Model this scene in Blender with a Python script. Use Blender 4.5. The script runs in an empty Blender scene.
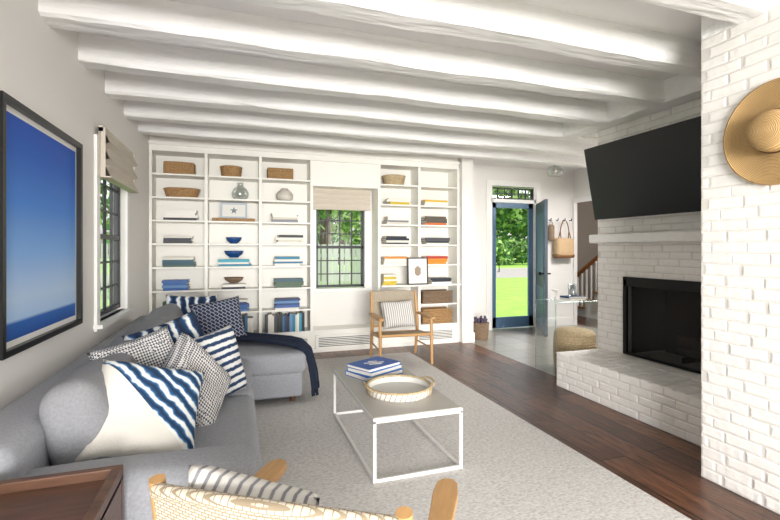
import bpy, bmesh, math, random
from mathutils import Vector, Matrix, Euler, noise
random.seed(7)
SC=bpy.context.scene
R=random.random
def rr(a,b): return a+(b-a)*R()

# ---------------------------------------------------------------- materials
MATS={}
def hexc(h):
    h=h.lstrip('#'); c=[int(h[i:i+2],16)/255 for i in (0,2,4)]
    return tuple(((x/12.92) if x<=0.04045 else ((x+0.055)/1.055)**2.4) for x in c)+(1,)
def mat(name,col,rough=.6,metal=0,noise_amt=0,nscale=8,bump=0,bscale=40,bdist=.01,coat=0,stretch=None,spec=None):
    if name in MATS: return MATS[name]
    m=bpy.data.materials.new(name); m.use_nodes=True; nt=m.node_tree
    p=nt.nodes['Principled BSDF']
    c=hexc(col) if isinstance(col,str) else col
    p.inputs['Base Color'].default_value=c; p.inputs['Roughness'].default_value=rough; p.inputs['Metallic'].default_value=metal
    if spec is not None: p.inputs['Specular IOR Level'].default_value=spec
    if coat: p.inputs['Coat Weight'].default_value=coat
    tc=nt.nodes.new('ShaderNodeTexCoord'); mp=nt.nodes.new('ShaderNodeMapping')
    nt.links.new(tc.outputs['Object'],mp.inputs['Vector'])
    if stretch: mp.inputs['Scale'].default_value=stretch
    if noise_amt:
        n=nt.nodes.new('ShaderNodeTexNoise'); n.inputs['Scale'].default_value=nscale; n.inputs['Detail'].default_value=5
        nt.links.new(mp.outputs[0],n.inputs['Vector'])
        r=nt.nodes.new('ShaderNodeValToRGB')
        r.color_ramp.elements[0].position=.3; r.color_ramp.elements[1].position=.7
        r.color_ramp.elements[0].color=tuple(x*(1-noise_amt) for x in c[:3])+(1,)
        r.color_ramp.elements[1].color=tuple(min(1,x*(1+noise_amt)) for x in c[:3])+(1,)
        nt.links.new(n.outputs['Fac'],r.inputs['Fac']); nt.links.new(r.outputs[0],p.inputs['Base Color'])
    if bump:
        n=nt.nodes.new('ShaderNodeTexNoise'); n.inputs['Scale'].default_value=bscale; n.inputs['Detail'].default_value=4
        nt.links.new(mp.outputs[0],n.inputs['Vector'])
        b=nt.nodes.new('ShaderNodeBump'); b.inputs['Strength'].default_value=bump; b.inputs['Distance'].default_value=bdist
        nt.links.new(n.outputs['Fac'],b.inputs['Height']); nt.links.new(b.outputs[0],p.inputs['Normal'])
    MATS[name]=m; return m
def newmat(name):
    m=bpy.data.materials.new(name); m.use_nodes=True; MATS[name]=m
    nt=m.node_tree; return m,nt,nt.nodes['Principled BSDF']
def N(nt,t,**kw):
    n=nt.nodes.new(t)
    for k,v in kw.items():
        if k in n.inputs.keys(): n.inputs[k].default_value=v
        else: setattr(n,k,v)
    return n
def ramp(nt,stops,interp='LINEAR'):
    r=nt.nodes.new('ShaderNodeValToRGB'); cr=r.color_ramp; cr.interpolation=interp
    while len(cr.elements)<len(stops): cr.elements.new(.5)
    for e,(p,c) in zip(cr.elements,stops):
        e.position=p; e.color=hexc(c) if isinstance(c,str) else c
    return r

WALL=mat('wall_paint','#ece9e5',.7,bump=.05,bscale=60)
CEIL=mat('ceiling_paint','#edebe9',.75,bump=.2,bscale=5,bdist=.02)
BEAM=mat('beam_paint','#f4f3f1',.5,noise_amt=.03,nscale=6,bump=.6,bscale=11,bdist=.022,stretch=(.3,2,2))
TRIM=mat('trim_paint','#f3f2ef',.4)
SHELF=mat('shelf_paint','#f1efe8',.45)
BRICK=mat('painted_brick','#f1eeea',.5,noise_amt=.03,nscale=14,bump=.5,bscale=30,bdist=.008)
MORTAR=mat('painted_mortar','#dcd8d3',.7,bump=.4,bscale=50,bdist=.005)
BLACKM=mat('black_metal','#0c0c0d',.35,metal=.3)
WINBLK=mat('window_black','#1f2126',.4)
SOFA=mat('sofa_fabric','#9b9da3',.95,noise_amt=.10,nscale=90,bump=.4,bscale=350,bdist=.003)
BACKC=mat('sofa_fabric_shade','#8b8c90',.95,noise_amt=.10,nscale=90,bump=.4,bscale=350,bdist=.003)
OAK=mat('oak','#bd925f',.45,noise_amt=.10,nscale=9,stretch=(6,1,6))
WALNUT=mat('walnut','#5f4130',.4,noise_amt=.3,nscale=7,stretch=(1,9,9))
WICK=mat('wicker','#a9855a',.8,noise_amt=.3,nscale=60,bump=.8,bscale=90,bdist=.01)
WICKL=mat('wicker_light','#bba683',.8,noise_amt=.25,nscale=60,bump=.8,bscale=90,bdist=.01)
WICKD=mat('wicker_dark','#86705a',.8,noise_amt=.3,nscale=60,bump=.8,bscale=90,bdist=.01)
TABLEM=mat('table_white_metal','#e4e2df',.4)
TABTOP=mat('table_top_grey','#b0aca5',.35,noise_amt=.03,nscale=6)
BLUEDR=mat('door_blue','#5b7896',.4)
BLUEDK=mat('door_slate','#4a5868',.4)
CHROME=mat('brushed_nickel','#9a9a9a',.25,metal=1)
NAVY=mat('throw_navy','#182338',.95,noise_amt=.3,nscale=60,bump=.6,bscale=120,bdist=.006)
LINEN=mat('linen_shade','#cfc6b8',.9,noise_amt=.05,nscale=80,bump=.3,bscale=200,bdist=.002)
CERAM=mat('white_ceramic','#ecebe6',.25)
BLUECER=mat('blue_ceramic','#1f4a86',.25)
SOOT=mat('firebox_soot','#1c1713',.9,noise_amt=.4,nscale=10)

def glassmat(name,fac=.08,tint=(1,1,1,1)):
    m=bpy.data.materials.new(name); m.use_nodes=True; nt=m.node_tree; nt.nodes.clear()
    o=nt.nodes.new('ShaderNodeOutputMaterial'); mx=nt.nodes.new('ShaderNodeMixShader')
    t=nt.nodes.new('ShaderNodeBsdfTransparent'); t.inputs[0].default_value=tint
    g=nt.nodes.new('ShaderNodeBsdfGlossy'); g.inputs['Roughness'].default_value=.02
    mx.inputs[0].default_value=fac
    nt.links.new(t.outputs[0],mx.inputs[1]); nt.links.new(g.outputs[0],mx.inputs[2]); nt.links.new(mx.outputs[0],o.inputs[0])
    MATS[name]=m; return m
GLASS=glassmat('window_glass',.04)
ACRY=glassmat('acrylic',.07,(.95,.98,.98,1))
ACRYE=glassmat('acrylic_edge',.35,(.75,.87,.87,1))
VGLASS=glassmat('vase_glass',.3,(.85,.88,.88,1))

def floor_mat():
    m,nt,p=newmat('wood_floor')
    tc=N(nt,'ShaderNodeTexCoord'); mp=N(nt,'ShaderNodeMapping'); mp.inputs['Rotation'].default_value=(0,0,math.radians(90))
    nt.links.new(tc.outputs['Object'],mp.inputs[0])
    br=N(nt,'ShaderNodeTexBrick'); br.inputs['Scale'].default_value=1; br.inputs['Brick Width'].default_value=2.3; br.inputs['Row Height'].default_value=.2
    br.inputs['Mortar Size'].default_value=.006; br.inputs['Mortar Smooth'].default_value=.2
    br.inputs['Color1'].default_value=hexc('#452a1f'); br.inputs['Color2'].default_value=hexc('#77513b'); br.inputs['Mortar'].default_value=hexc('#120a08')
    nt.links.new(mp.outputs[0],br.inputs['Vector'])
    mp2=N(nt,'ShaderNodeMapping'); mp2.inputs['Scale'].default_value=(9,1.8,1); nt.links.new(tc.outputs['Object'],mp2.inputs[0])
    n=N(nt,'ShaderNodeTexNoise'); n.inputs['Scale'].default_value=2.2; n.inputs['Detail'].default_value=9; n.inputs['Distortion'].default_value=1.6
    nt.links.new(mp2.outputs[0],n.inputs['Vector'])
    r=ramp(nt,[(.3,(.38,.38,.38,1)),(.7,(1.4,1.35,1.3,1))]); nt.links.new(n.outputs['Fac'],r.inputs[0])
    mx=N(nt,'ShaderNodeMix'); mx.data_type='RGBA'; mx.blend_type='MULTIPLY'; mx.inputs[0].default_value=.95
    nt.links.new(br.outputs['Color'],mx.inputs[6]); nt.links.new(r.outputs[0],mx.inputs[7]); nt.links.new(mx.outputs[2],p.inputs['Base Color'])
    p.inputs['Roughness'].default_value=.34
    b=N(nt,'ShaderNodeBump'); b.inputs['Strength'].default_value=.6; b.inputs['Distance'].default_value=.007
    ad=N(nt,'ShaderNodeMath'); ad.operation='SUBTRACT'; nt.links.new(n.outputs['Fac'],ad.inputs[0]); nt.links.new(br.outputs['Fac'],ad.inputs[1])
    nt.links.new(ad.outputs[0],b.inputs['Height']); nt.links.new(b.outputs[0],p.inputs['Normal'])
    return m
WOODF=floor_mat()
def tile_mat():
    m,nt,p=newmat('slate_tile')
    tc=N(nt,'ShaderNodeTexCoord')
    br=N(nt,'ShaderNodeTexBrick'); br.inputs['Scale'].default_value=1; br.inputs['Brick Width'].default_value=.4; br.inputs['Row Height'].default_value=.4; br.offset=0
    br.inputs['Mortar Size'].default_value=.006
    br.inputs['Color1'].default_value=hexc('#8d8981'); br.inputs['Color2'].default_value=hexc('#a39e95'); br.inputs['Mortar'].default_value=hexc('#66625c')
    nt.links.new(tc.outputs['Object'],br.inputs['Vector']); nt.links.new(br.outputs['Color'],p.inputs['Base Color'])
    p.inputs['Roughness'].default_value=.28
    return m
TILE=tile_mat()
def rug_mat():
    m,nt,p=newmat('rug_weave')
    tc=N(nt,'ShaderNodeTexCoord'); n=N(nt,'ShaderNodeTexNoise'); n.inputs['Scale'].default_value=75; n.inputs['Detail'].default_value=3
    mp=N(nt,'ShaderNodeMapping'); mp.inputs['Scale'].default_value=(.6,1.4,1); nt.links.new(tc.outputs['Object'],mp.inputs[0]); nt.links.new(mp.outputs[0],n.inputs['Vector'])
    r=ramp(nt,[(.3,'#bab6b3'),(.5,'#d4d1ce'),(.7,'#e2e0dd')]); nt.links.new(n.outputs['Fac'],r.inputs[0]); nt.links.new(r.outputs[0],p.inputs['Base Color'])
    p.inputs['Roughness'].default_value=1; p.inputs['Specular IOR Level'].default_value=.1
    b=N(nt,'ShaderNodeBump'); b.inputs['Strength'].default_value=.5; b.inputs['Distance'].default_value=.005; nt.links.new(n.outputs['Fac'],b.inputs['Height']); nt.links.new(b.outputs[0],p.inputs['Normal'])
    return m
RUG=rug_mat()
def woven_mat():
    m,nt,p=newmat('woven_cord')
    tc=N(nt,'ShaderNodeTexCoord')
    br=N(nt,'ShaderNodeTexBrick'); br.inputs['Scale'].default_value=1; br.inputs['Brick Width'].default_value=.018; br.inputs['Row Height'].default_value=.009; br.inputs['Mortar Size'].default_value=.0015
    br.inputs['Color1'].default_value=hexc('#c9bfaf'); br.inputs['Color2'].default_value=hexc('#bbaf9b'); br.inputs['Mortar'].default_value=hexc('#8b7d67')
    sx=N(nt,'ShaderNodeSeparateXYZ'); cb=N(nt,'ShaderNodeCombineXYZ'); ad=N(nt,'ShaderNodeMath'); ad.operation='ADD'
    nt.links.new(tc.outputs['Object'],sx.inputs[0]); nt.links.new(sx.outputs[1],ad.inputs[0]); nt.links.new(sx.outputs[2],ad.inputs[1])
    nt.links.new(sx.outputs[0],cb.inputs[0]); nt.links.new(ad.outputs[0],cb.inputs[1]); nt.links.new(cb.outputs[0],br.inputs['Vector'])
    nt.links.new(br.outputs['Color'],p.inputs['Base Color']); p.inputs['Roughness'].default_value=.85
    b=N(nt,'ShaderNodeBump'); b.invert=True; b.inputs['Strength'].default_value=.6; b.inputs['Distance'].default_value=.003; nt.links.new(br.outputs['Fac'],b.inputs['Height']); nt.links.new(b.outputs[0],p.inputs['Normal'])
    return m
WOVEN=woven_mat()
def pat_mat(name,kind):
    m,nt,p=newmat(name); p.inputs['Roughness'].default_value=.95
    tc=N(nt,'ShaderNodeTexCoord'); mp=N(nt,'ShaderNodeMapping'); nt.links.new(tc.outputs['Object'],mp.inputs[0])
    if kind=='tiedye':
        mp.inputs['Rotation'].default_value=(0,0,math.radians(-50))
        w=N(nt,'ShaderNodeTexWave'); w.inputs['Scale'].default_value=6.0; w.inputs['Distortion'].default_value=3.5; w.inputs['Detail'].default_value=2.5; w.inputs['Detail Scale'].default_value=2.0
        nt.links.new(mp.outputs[0],w.inputs['Vector'])
        r=ramp(nt,[(.0,'#17304f'),(.35,'#22507c'),(.6,'#4f7ba3'),(.8,'#d4dade'),(1,'#e6e4dd')]); nt.links.new(w.outputs['Fac'],r.inputs[0])
        sx=N(nt,'ShaderNodeSeparateXYZ'); nt.links.new(tc.outputs['Object'],sx.inputs[0])
        a=N(nt,'ShaderNodeMath'); a.operation='ADD'; nt.links.new(sx.outputs[0],a.inputs[0]); nt.links.new(sx.outputs[1],a.inputs[1])
        g=N(nt,'ShaderNodeMath'); g.operation='GREATER_THAN'; g.inputs[1].default_value=-.02; nt.links.new(a.outputs[0],g.inputs[0])
        mx=N(nt,'ShaderNodeMix'); mx.data_type='RGBA'; mx.inputs[6].default_value=hexc('#d8d4cc'); nt.links.new(g.outputs[0],mx.inputs[0]); nt.links.new(r.outputs[0],mx.inputs[7])
        nt.links.new(mx.outputs[2],p.inputs['Base Color'])
    elif kind=='tiedye_full':
        w=N(nt,'ShaderNodeTexWave'); w.inputs['Scale'].default_value=3.5; w.inputs['Distortion'].default_value=5; w.inputs['Detail'].default_value=3; w.inputs['Detail Scale'].default_value=2
        nt.links.new(mp.outputs[0],w.inputs['Vector'])
        r=ramp(nt,[(.0,'#15253f'),(.55,'#24466f'),(.72,'#7f9cb6'),(.85,'#dfe2e2'),(1,'#e9e7e0')]); nt.links.new(w.outputs['Fac'],r.inputs[0]); nt.links.new(r.outputs[0],p.inputs['Base Color'])
    elif kind=='checks':
        mp.inputs['Rotation'].default_value=(0,0,math.radians(45))
        c=N(nt,'ShaderNodeTexChecker'); c.inputs['Scale'].default_value=95; c.inputs['Color1'].default_value=hexc('#d8d6d2'); c.inputs['Color2'].default_value=hexc('#4f525e')
        nt.links.new(mp.outputs[0],c.inputs['Vector']); nt.links.new(c.outputs[0],p.inputs['Base Color'])
    elif kind=='diamond':
        mp.inputs['Rotation'].default_value=(0,0,math.radians(45))
        c=N(nt,'ShaderNodeTexBrick'); c.offset=.5; c.inputs['Scale'].default_value=1; c.inputs['Brick Width'].default_value=.045; c.inputs['Row Height'].default_value=.028; c.inputs['Mortar Size'].default_value=.003
        c.inputs['Color1'].default_value=hexc('#232a3f'); c.inputs['Color2'].default_value=hexc('#2c3450'); c.inputs['Mortar'].default_value=hexc('#a4a8b4')
        nt.links.new(mp.outputs[0],c.inputs['Vector']); nt.links.new(c.outputs[0],p.inputs['Base Color'])
    elif kind=='dash':
        w=N(nt,'ShaderNodeTexWave'); w.inputs['Scale'].default_value=7; w.inputs['Distortion'].default_value=1.2; w.bands_direction='Y'; w.inputs['Detail'].default_value=3; w.inputs['Detail Scale'].default_value=4
        nt.links.new(mp.outputs[0],w.inputs['Vector'])
        r=ramp(nt,[(.0,'#1d3352'),(.35,'#2d4c74'),(.5,'#d9dcdd'),(1,'#e6e4df')]); nt.links.new(w.outputs['Fac'],r.inputs[0]); nt.links.new(r.outputs[0],p.inputs['Base Color'])
    elif kind=='stripe':
        w=N(nt,'ShaderNodeTexWave'); w.inputs['Scale'].default_value=12; w.inputs['Distortion'].default_value=.3
        nt.links.new(mp.outputs[0],w.inputs['Vector'])
        r=ramp(nt,[(.0,'#87868a'),(.15,'#87868a'),(.3,'#d0cdc7'),(1,'#d8d5cf')]); nt.links.new(w.outputs['Fac'],r.inputs[0]); nt.links.new(r.outputs[0],p.inputs['Base Color'])
    n=N(nt,'ShaderNodeTexNoise'); n.inputs['Scale'].default_value=180; nt.links.new(tc.outputs['Object'],n.inputs['Vector'])
    b=N(nt,'ShaderNodeBump'); b.inputs['Strength'].default_value=.5; b.inputs['Distance'].default_value=.004; nt.links.new(n.outputs['Fac'],b.inputs['Height']); nt.links.new(b.outputs[0],p.inputs['Normal'])
    return m
P_TIE=pat_mat('pillow_tiedye','tiedye'); P_TIEF=pat_mat('pillow_shibori','tiedye_full'); P_CHK=pat_mat('pillow_checks','checks')
P_DIA=pat_mat('pillow_diamond','diamond'); P_DASH=pat_mat('pillow_dash','dash'); P_STR=pat_mat('pillow_stripe','stripe')

# ---------------------------------------------------------------- builder
class B:
    def __init__(s): s.bm=bmesh.new(); s.mats=[]; s.M=Matrix.Identity(4)
    def mi(s,m):
        if m not in s.mats: s.mats.append(m)
        return s.mats.index(m)
    def quadmesh(s,vs,fs,m,smooth=False):
        i=s.mi(m); V=[s.bm.verts.new(s.M@Vector(v)) for v in vs]
        for f in fs:
            try:
                F=s.bm.faces.new([V[k] for k in f]); F.material_index=i; F.smooth=smooth
            except ValueError: pass
    def box(s,x0,x1,y0,y1,z0,z1,m):
        vs=[(x,y,z) for x in (x0,x1) for y in (y0,y1) for z in (z0,z1)]
        fs=[(0,1,3,2),(4,6,7,5),(0,4,5,1),(2,3,7,6),(0,2,6,4),(1,5,7,3)]
        s.quadmesh(vs,fs,m)
    def rbox(s,x0,x1,y0,y1,z0,z1,m,r=.04,puff=0,puffaxis=2,n=5,wob=0):
        c=Vector(((x0+x1)/2,(y0+y1)/2,(z0+z1)/2)); h=Vector(((x1-x0)/2,(y1-y0)/2,(z1-z0)/2)); r=min(r,min(h)*.98)
        def ax(hh):
            L=[-hh,-hh+r*.15,-hh+r*.42,-hh+r*.7,-hh+r]; a=-hh+r; b=hh-r
            if b-a>1e-4: L+=[a+(b-a)*k/n for k in range(1,n)]+[b]
            L+=[hh-r*.7,hh-r*.42,hh-r*.15,hh]; return L
        A=[ax(h[k]) for k in range(3)]; seed=Vector((rr(0,9),rr(0,9),rr(0,9)))
        def P(p):
            inn=Vector([max(-(h[k]-r),min(h[k]-r,p[k])) for k in range(3)]); d=p-inn
            q=inn+(d.normalized()*r if d.length>1e-7 else d)
            if puff:
                w=1
                for k in range(3):
                    if k!=puffaxis: w*=max(0,1-(q[k]/h[k])**2)
                q[puffaxis]+=puff*w*(q[puffaxis]/h[puffaxis])
            if wob: q+=wob*noise.noise_vector((q+seed)*4)
            return c+q
        cache={}; vs=[]; fs=[]
        def gi(p):
            k=tuple(round(t,5) for t in p)
            if k not in cache: cache[k]=len(vs); vs.append(P(Vector(p)))
            return cache[k]
        for axn in range(3):
            u,v=[(1,2),(2,0),(0,1)][axn]
            for sg in (-1,1):
                for i in range(len(A[u])-1):
                    for j in range(len(A[v])-1):
                        q=[]
                        for (a,b) in ((i,j),(i+1,j),(i+1,j+1),(i,j+1)):
                            p=[0,0,0]; p[axn]=sg*h[axn]; p[u]=A[u][a]; p[v]=A[v][b]; q.append(gi(p))
                        fs.append(q if sg>0 else q[::-1])
        s.quadmesh(vs,fs,m,True)
    def cyl(s,p0,p1,r0,r1,m,seg=16,smooth=True,caps=True):
        s.tube([p0,p1],[r0,r1],m,seg,smooth,caps)
    def tube(s,pts,rad,m,seg=10,smooth=True,caps=True,flat=1.0):
        pts=[Vector(p) for p in pts]
        if not isinstance(rad,(list,tuple)): rad=[rad]*len(pts)
        vs=[];fs=[]; up=None
        for k,p in enumerate(pts):
            d=(pts[min(k+1,len(pts)-1)]-pts[max(k-1,0)]).normalized()
            if up is None: up=Vector((0,0,1)) if abs(d.z)<.9 else Vector((1,0,0))
            a=d.cross(up).normalized(); b2=a.cross(d).normalized(); up=b2
            for q in range(seg):
                t=2*math.pi*q/seg; vs.append(p+rad[k]*(math.cos(t)*a+flat*math.sin(t)*b2))
        for k in range(len(pts)-1):
            for q in range(seg):
                fs.append((k*seg+q,k*seg+(q+1)%seg,(k+1)*seg+(q+1)%seg,(k+1)*seg+q))
        s.quadmesh(vs,fs,m,smooth)
        if caps:
            s.quadmesh(vs[:seg],[tuple(range(seg))[::-1]],m); s.quadmesh(vs[-seg:],[tuple(range(seg))],m)
    def lathe(s,prof,c,m,seg=28,smooth=True,sx=1,sy=1):
        vs=[];fs=[]; c=Vector(c)
        for (r,z) in prof:
            for q in range(seg):
                t=2*math.pi*q/seg; vs.append(c+Vector((r*sx*math.cos(t),r*sy*math.sin(t),z)))
        for k in range(len(prof)-1):
            for q in range(seg):
                fs.append((k*seg+q,k*seg+(q+1)%seg,(k+1)*seg+(q+1)%seg,(k+1)*seg+q))
        s.quadmesh(vs,fs,m,smooth)
    def prism(s,poly,z0,z1,m):
        n=len(poly); vs=[(x,y,z0) for x,y in poly]+[(x,y,z1) for x,y in poly]
        fs=[tuple(range(n))[::-1],tuple(range(n,2*n))]+[(k,(k+1)%n,n+(k+1)%n,n+k) for k in range(n)]
        s.quadmesh(vs,fs,m)
    def grid(s,f,nu,nv,m,smooth=True):
        vs=[f(i/nu,j/nv) for i in range(nu+1) for j in range(nv+1)]
        fs=[(i*(nv+1)+j,(i+1)*(nv+1)+j,(i+1)*(nv+1)+j+1,i*(nv+1)+j+1) for i in range(nu) for j in range(nv)]
        s.quadmesh(vs,fs,m,smooth)
    def done(s,name,M=None,bevel=0,solid=0,origin=None):
        me=bpy.data.meshes.new(name); s.bm.normal_update()
        if origin is not None:
            bmesh.ops.translate(s.bm,verts=s.bm.verts,vec=-Vector(origin))
        s.bm.to_mesh(me); s.bm.free()
        for m in s.mats: me.materials.append(m)
        o=bpy.data.objects.new(name,me); SC.collection.objects.link(o)
        if M is not None: o.matrix_world=M
        if origin is not None: o.location=origin
        if solid:
            md=o.modifiers.new('solid','SOLIDIFY'); md.thickness=solid; md.offset=0
        if bevel:
            md=o.modifiers.new('bev','BEVEL'); md.width=bevel; md.segments=2; md.limit_method='ANGLE'
        return o
def simple(name,*a,m=None,bevel=0):
    b=B(); b.box(*a,m); return b.done(name,bevel=bevel)

CZ=2.78; BZ=2.60; XL=-1.0; YB=6.26; YF=6.65; XR=5.75
# ---------------------------------------------------------------- shell
simple('floor',-1.1,3.22,-1.4,6.4,-.1,0,m=WOODF)
b=B(); b.box(3.22,5.85,3.9,6.75,-.1,0,TILE); b.box(3.22,5.85,-1.4,3.9,-.1,0,WOODF); b.done('floor_foyer_tile')
simple('ceiling',-1.1,5.85,-1.4,6.8,CZ,CZ+.1,m=CEIL)
b=B(); wy0,wy1,wz0,wz1=3.90,4.78,.80,2.12
b.box(-1.12,XL,-1.4,wy0,0,CZ,WALL); b.box(-1.12,XL,wy1,6.4,0,CZ,WALL); b.box(-1.12,XL,wy0,wy1,0,wz0,WALL); b.box(-1.12,XL,wy0,wy1,wz1,CZ,WALL); b.done('wall_left')
b=B(); bx0,bx1,bz0,bz1=1.00,1.76,.80,1.98
b.box(-1.0,bx0,YB,YB+.14,0,CZ,WALL); b.box(bx1,3.27,YB,YB+.14,0,CZ,WALL); b.box(bx0,bx1,YB,YB+.14,0,bz0,WALL); b.box(bx0,bx1,YB,YB+.14,bz1,CZ,WALL)
b.box(3.085,3.27,5.86,YB,0,CZ,WALL); b.box(3.13,3.27,YB+.14,YF,0,CZ,WALL); b.done('wall_back')
dx0,dx1,dzt=4.04,4.94,2.44
b=B(); b.box(3.13,dx0,YF,YF+.14,0,CZ,WALL); b.box(dx1,5.8,YF,YF+.14,0,CZ,WALL); b.box(dx0,dx1,YF,YF+.14,dzt,CZ,WALL); b.done('wall_foyer')
b=B(); b.box(XR,XR+.05,-1.4,5.7,0,CZ,WALL); b.box(XR,XR+.05,6.61,YF,0,CZ,WALL); b.box(XR,XR+.05,5.7,6.61,2.2,CZ,WALL); b.done('wall_right')
# unseen wall added behind the camera; lintel shades beams from softbox, opening unglazed
b=B(); b.box(-1.12,-.8,-1.52,-1.4,0,CZ,WALL); b.box(-.8,2.55,-1.52,-1.4,2.32,CZ,WALL); b.box(2.55,5.8,-1.52,-1.4,0,CZ,WALL); b.done('light_block_wall')
HALL=mat('hall_shade_tone','#8b8278',.8)  # white hall walls coloured grey-brown; the hall's dimness is in the colour
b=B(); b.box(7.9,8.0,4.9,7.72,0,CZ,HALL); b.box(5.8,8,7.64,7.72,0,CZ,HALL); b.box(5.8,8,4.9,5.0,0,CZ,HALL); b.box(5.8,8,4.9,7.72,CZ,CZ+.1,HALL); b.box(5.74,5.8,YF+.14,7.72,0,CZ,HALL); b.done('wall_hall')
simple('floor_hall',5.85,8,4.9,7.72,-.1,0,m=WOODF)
def beam(name,x0,x1,yb,w=.17,z0=BZ,z1=CZ,axis='x'):
    b=B(); n=44
    ch=.018
    cs=[(0,z1),(0,z0+ch),(ch,z0),(w-ch,z0),(w,z0+ch),(w,z1)]
    vs=[];fs=[]; sd=rr(0,50)
    for i in range(n+1):
        x=x0+(x1-x0)*i/n
        for k,(y,z) in enumerate(cs):
            jy=.012*noise.noise(Vector((x*1.7,k*.4,sd)))+.006*noise.noise(Vector((x*7,k*3.1,sd))); jz=(.012*noise.noise(Vector((x*1.6,k*.3,sd+9)))+.006*noise.noise(Vector((x*8.1,k*5.3,sd+9)))) if z<z1 else 0
            vs.append((x,yb-w+y+jy,z+jz) if axis=='x' else (yb-w+y+jy,x,z+jz))
    m=len(cs)
    for i in range(n):
        for k in range(m-1): 
            fs.append((i*m+k,i*m+k+1,(i+1)*m+k+1,(i+1)*m+k))
    fs.append(tuple(range(m))); fs.append(tuple(range(n*m,n*m+m))[::-1])
    b.quadmesh(vs,fs,BEAM); return b.done(name)
for yb,xe in ((-.8,2.62),(-.15,2.62),(.5,2.62),(1.13,2.62),(1.76,2.62),(2.40,3.42),(3.02,3.42),(3.64,3.42),(4.27,XR),(4.9,XR),(5.52,XR)):
    beam('ceiling_beam',XL,xe,yb)
beam('ceiling_beam',1.95,4.1,3.60,.2,axis='y')
simple('ceiling_beam',3.60,XR,3.84,4.0,BZ,CZ,m=BEAM)

# ---------------------------------------------------------------- brickwork
def bricks(b,O,U,V,Nn,w,h,holes=(),L=.20,H=.056,mo=.007,dep=.004):
    O=Vector(O);U=Vector(U);V=Vector(V);Nn=Vector(Nn); rows=int(round(h/(H+mo))); Hh=h/rows-mo
    for r_ in range(rows):
        v0=r_*(Hh+mo)+mo/2; v1=v0+Hh; u=-(L/2 if r_%2 else 0)-rr(0,.01)
        while u<w:
            u0=max(0.0,u+mo/2); u1=min(w,u+L-mo/2); u+=L+rr(-.010,.010)
            segs=[(u0,u1)]
            for (a,c,d,e) in holes:
                if v1>d+.01 and v0<e-.01:
                    ns=[]
                    for (p,q) in segs:
                        if q<=a or p>=c: ns.append((p,q))
                        else:
                            if p<a: ns.append((p,a))
                            if q>c: ns.append((c,q))
                    segs=ns
            for (p,q) in segs:
                if q-p<.04: continue
                dd=dep+rr(-.0012,.0012); e=.011; vs=[]
                for (uu,vv,nn) in ((p,v0,0),(q,v0,0),(q,v1,0),(p,v1,0),(p+e,v0+e*.7,dd),(q-e,v0+e*.7,dd),(q-e,v1-e*.7,dd),(p+e,v1-e*.7,dd)):
                    j=rr(-.002,.002); vs.append(O+U*(uu+j)+V*(vv+j)+Nn*(nn+(rr(-.0008,.0008) if nn else 0.0003)))
                fs=[(0,1,5,4),(1,2,6,5),(2,3,7,6),(3,0,4,7),(4,5,6,7)]
                b.quadmesh(vs,fs,BRICK,False)
b=B(); b.box(2.62,3.02,-1.4,1.95,0,BZ,MORTAR); b.box(2.62,3.02,-1.4,1.95,BZ,CZ,BEAM); bricks(b,(2.62,-.6,0),(0,1,0),(0,0,1),(-1,0,0),2.55,BZ); b.done('wall_brick_near')
fy0,fy1,fz0,fz1=2.25,3.42,.34,1.07; CX=3.60; cy0,cy1=1.95,3.80
b=B()
b.box(CX,4.4,cy0,fy0,0,CZ,MORTAR); b.box(CX,4.4,fy1,cy1,0,CZ,MORTAR); b.box(CX,4.4,fy0,fy1,fz1,CZ,MORTAR); b.box(CX,4.4,fy0,fy1,0,fz0-.02,MORTAR)
b.box(4.1,4.4,fy0,fy1,fz0-.02,fz1,SOOT)
b.quadmesh([(CX+.05,fy0+.003,fz0),(4.1,fy0+.003,fz0),(4.1,fy0+.003,fz1),(CX+.05,fy0+.003,fz1)],[(0,1,2,3)],SOOT)
b.quadmesh([(CX+.05,fy1-.003,fz0),(4.1,fy1-.003,fz0),(4.1,fy1-.003,fz1),(CX+.05,fy1-.003,fz1)],[(0,1,2,3)],SOOT)
bricks(b,(CX,cy0,0),(0,1,0),(0,0,1),(-1,0,0),cy1-cy0,BZ,holes=((fy0-cy0,fy1-cy0,fz0-.1,fz1),))
b.box(3.01,CX,cy0,3.72,0,.325,MORTAR)
bricks(b,(3.01,cy0,0),(0,1,0),(0,0,1),(-1,0,0),3.72-cy0,.325)
bricks(b,(3.0,cy0,.325),(0,1,0),(1,0,0),(0,0,1),3.73-cy0,.60,L=.10,H=.19,dep=.006)
b.rbox(CX-.11,CX,cy0,cy1+.02,1.42,1.51,BEAM,r=.015,n=14,wob=.008)
b.done('fireplace')
b=B()
X=CX-.035
b.box(X,X+.03,fy0-.02,fy1+.02,fz1-.07,fz1+.02,BLACKM); b.box(X,X+.03,fy1-.02,fy1+.02,fz0,fz1,BLACKM); b.box(X,X+.03,fy0-.02,fy0+.02,fz0,fz1,BLACKM); b.box(X,X+.03,fy0,fy1,fz0,fz0+.02,BLACKM)
def screen_mat():
    m=bpy.data.materials.new('screen_mesh'); m.use_nodes=True; nt=m.node_tree; p=nt.nodes['Principled BSDF']; p.inputs['Base Color'].default_value=hexc('#24211e'); p.inputs['Roughness'].default_value=.6
    mx=nt.nodes.new('ShaderNodeMixShader'); t=nt.nodes.new('ShaderNodeBsdfTransparent'); o=[n for n in nt.nodes if n.type=='OUTPUT_MATERIAL'][0]
    mx.inputs[0].default_value=.6; nt.links.new(t.outputs[0],mx.inputs[1]); nt.links.new(p.outputs[0],mx.inputs[2]); nt.links.new(mx.outputs[0],o.inputs[0]); return m
MESH=screen_mat()
b.grid(lambda u,v:(X+.055+.006*math.sin(u*math.pi*60),fy0+.003+u*(fy1-fy0-.006),fz0+.01+v*(fz1-fz0-.05)),360,2,MESH)
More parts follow.
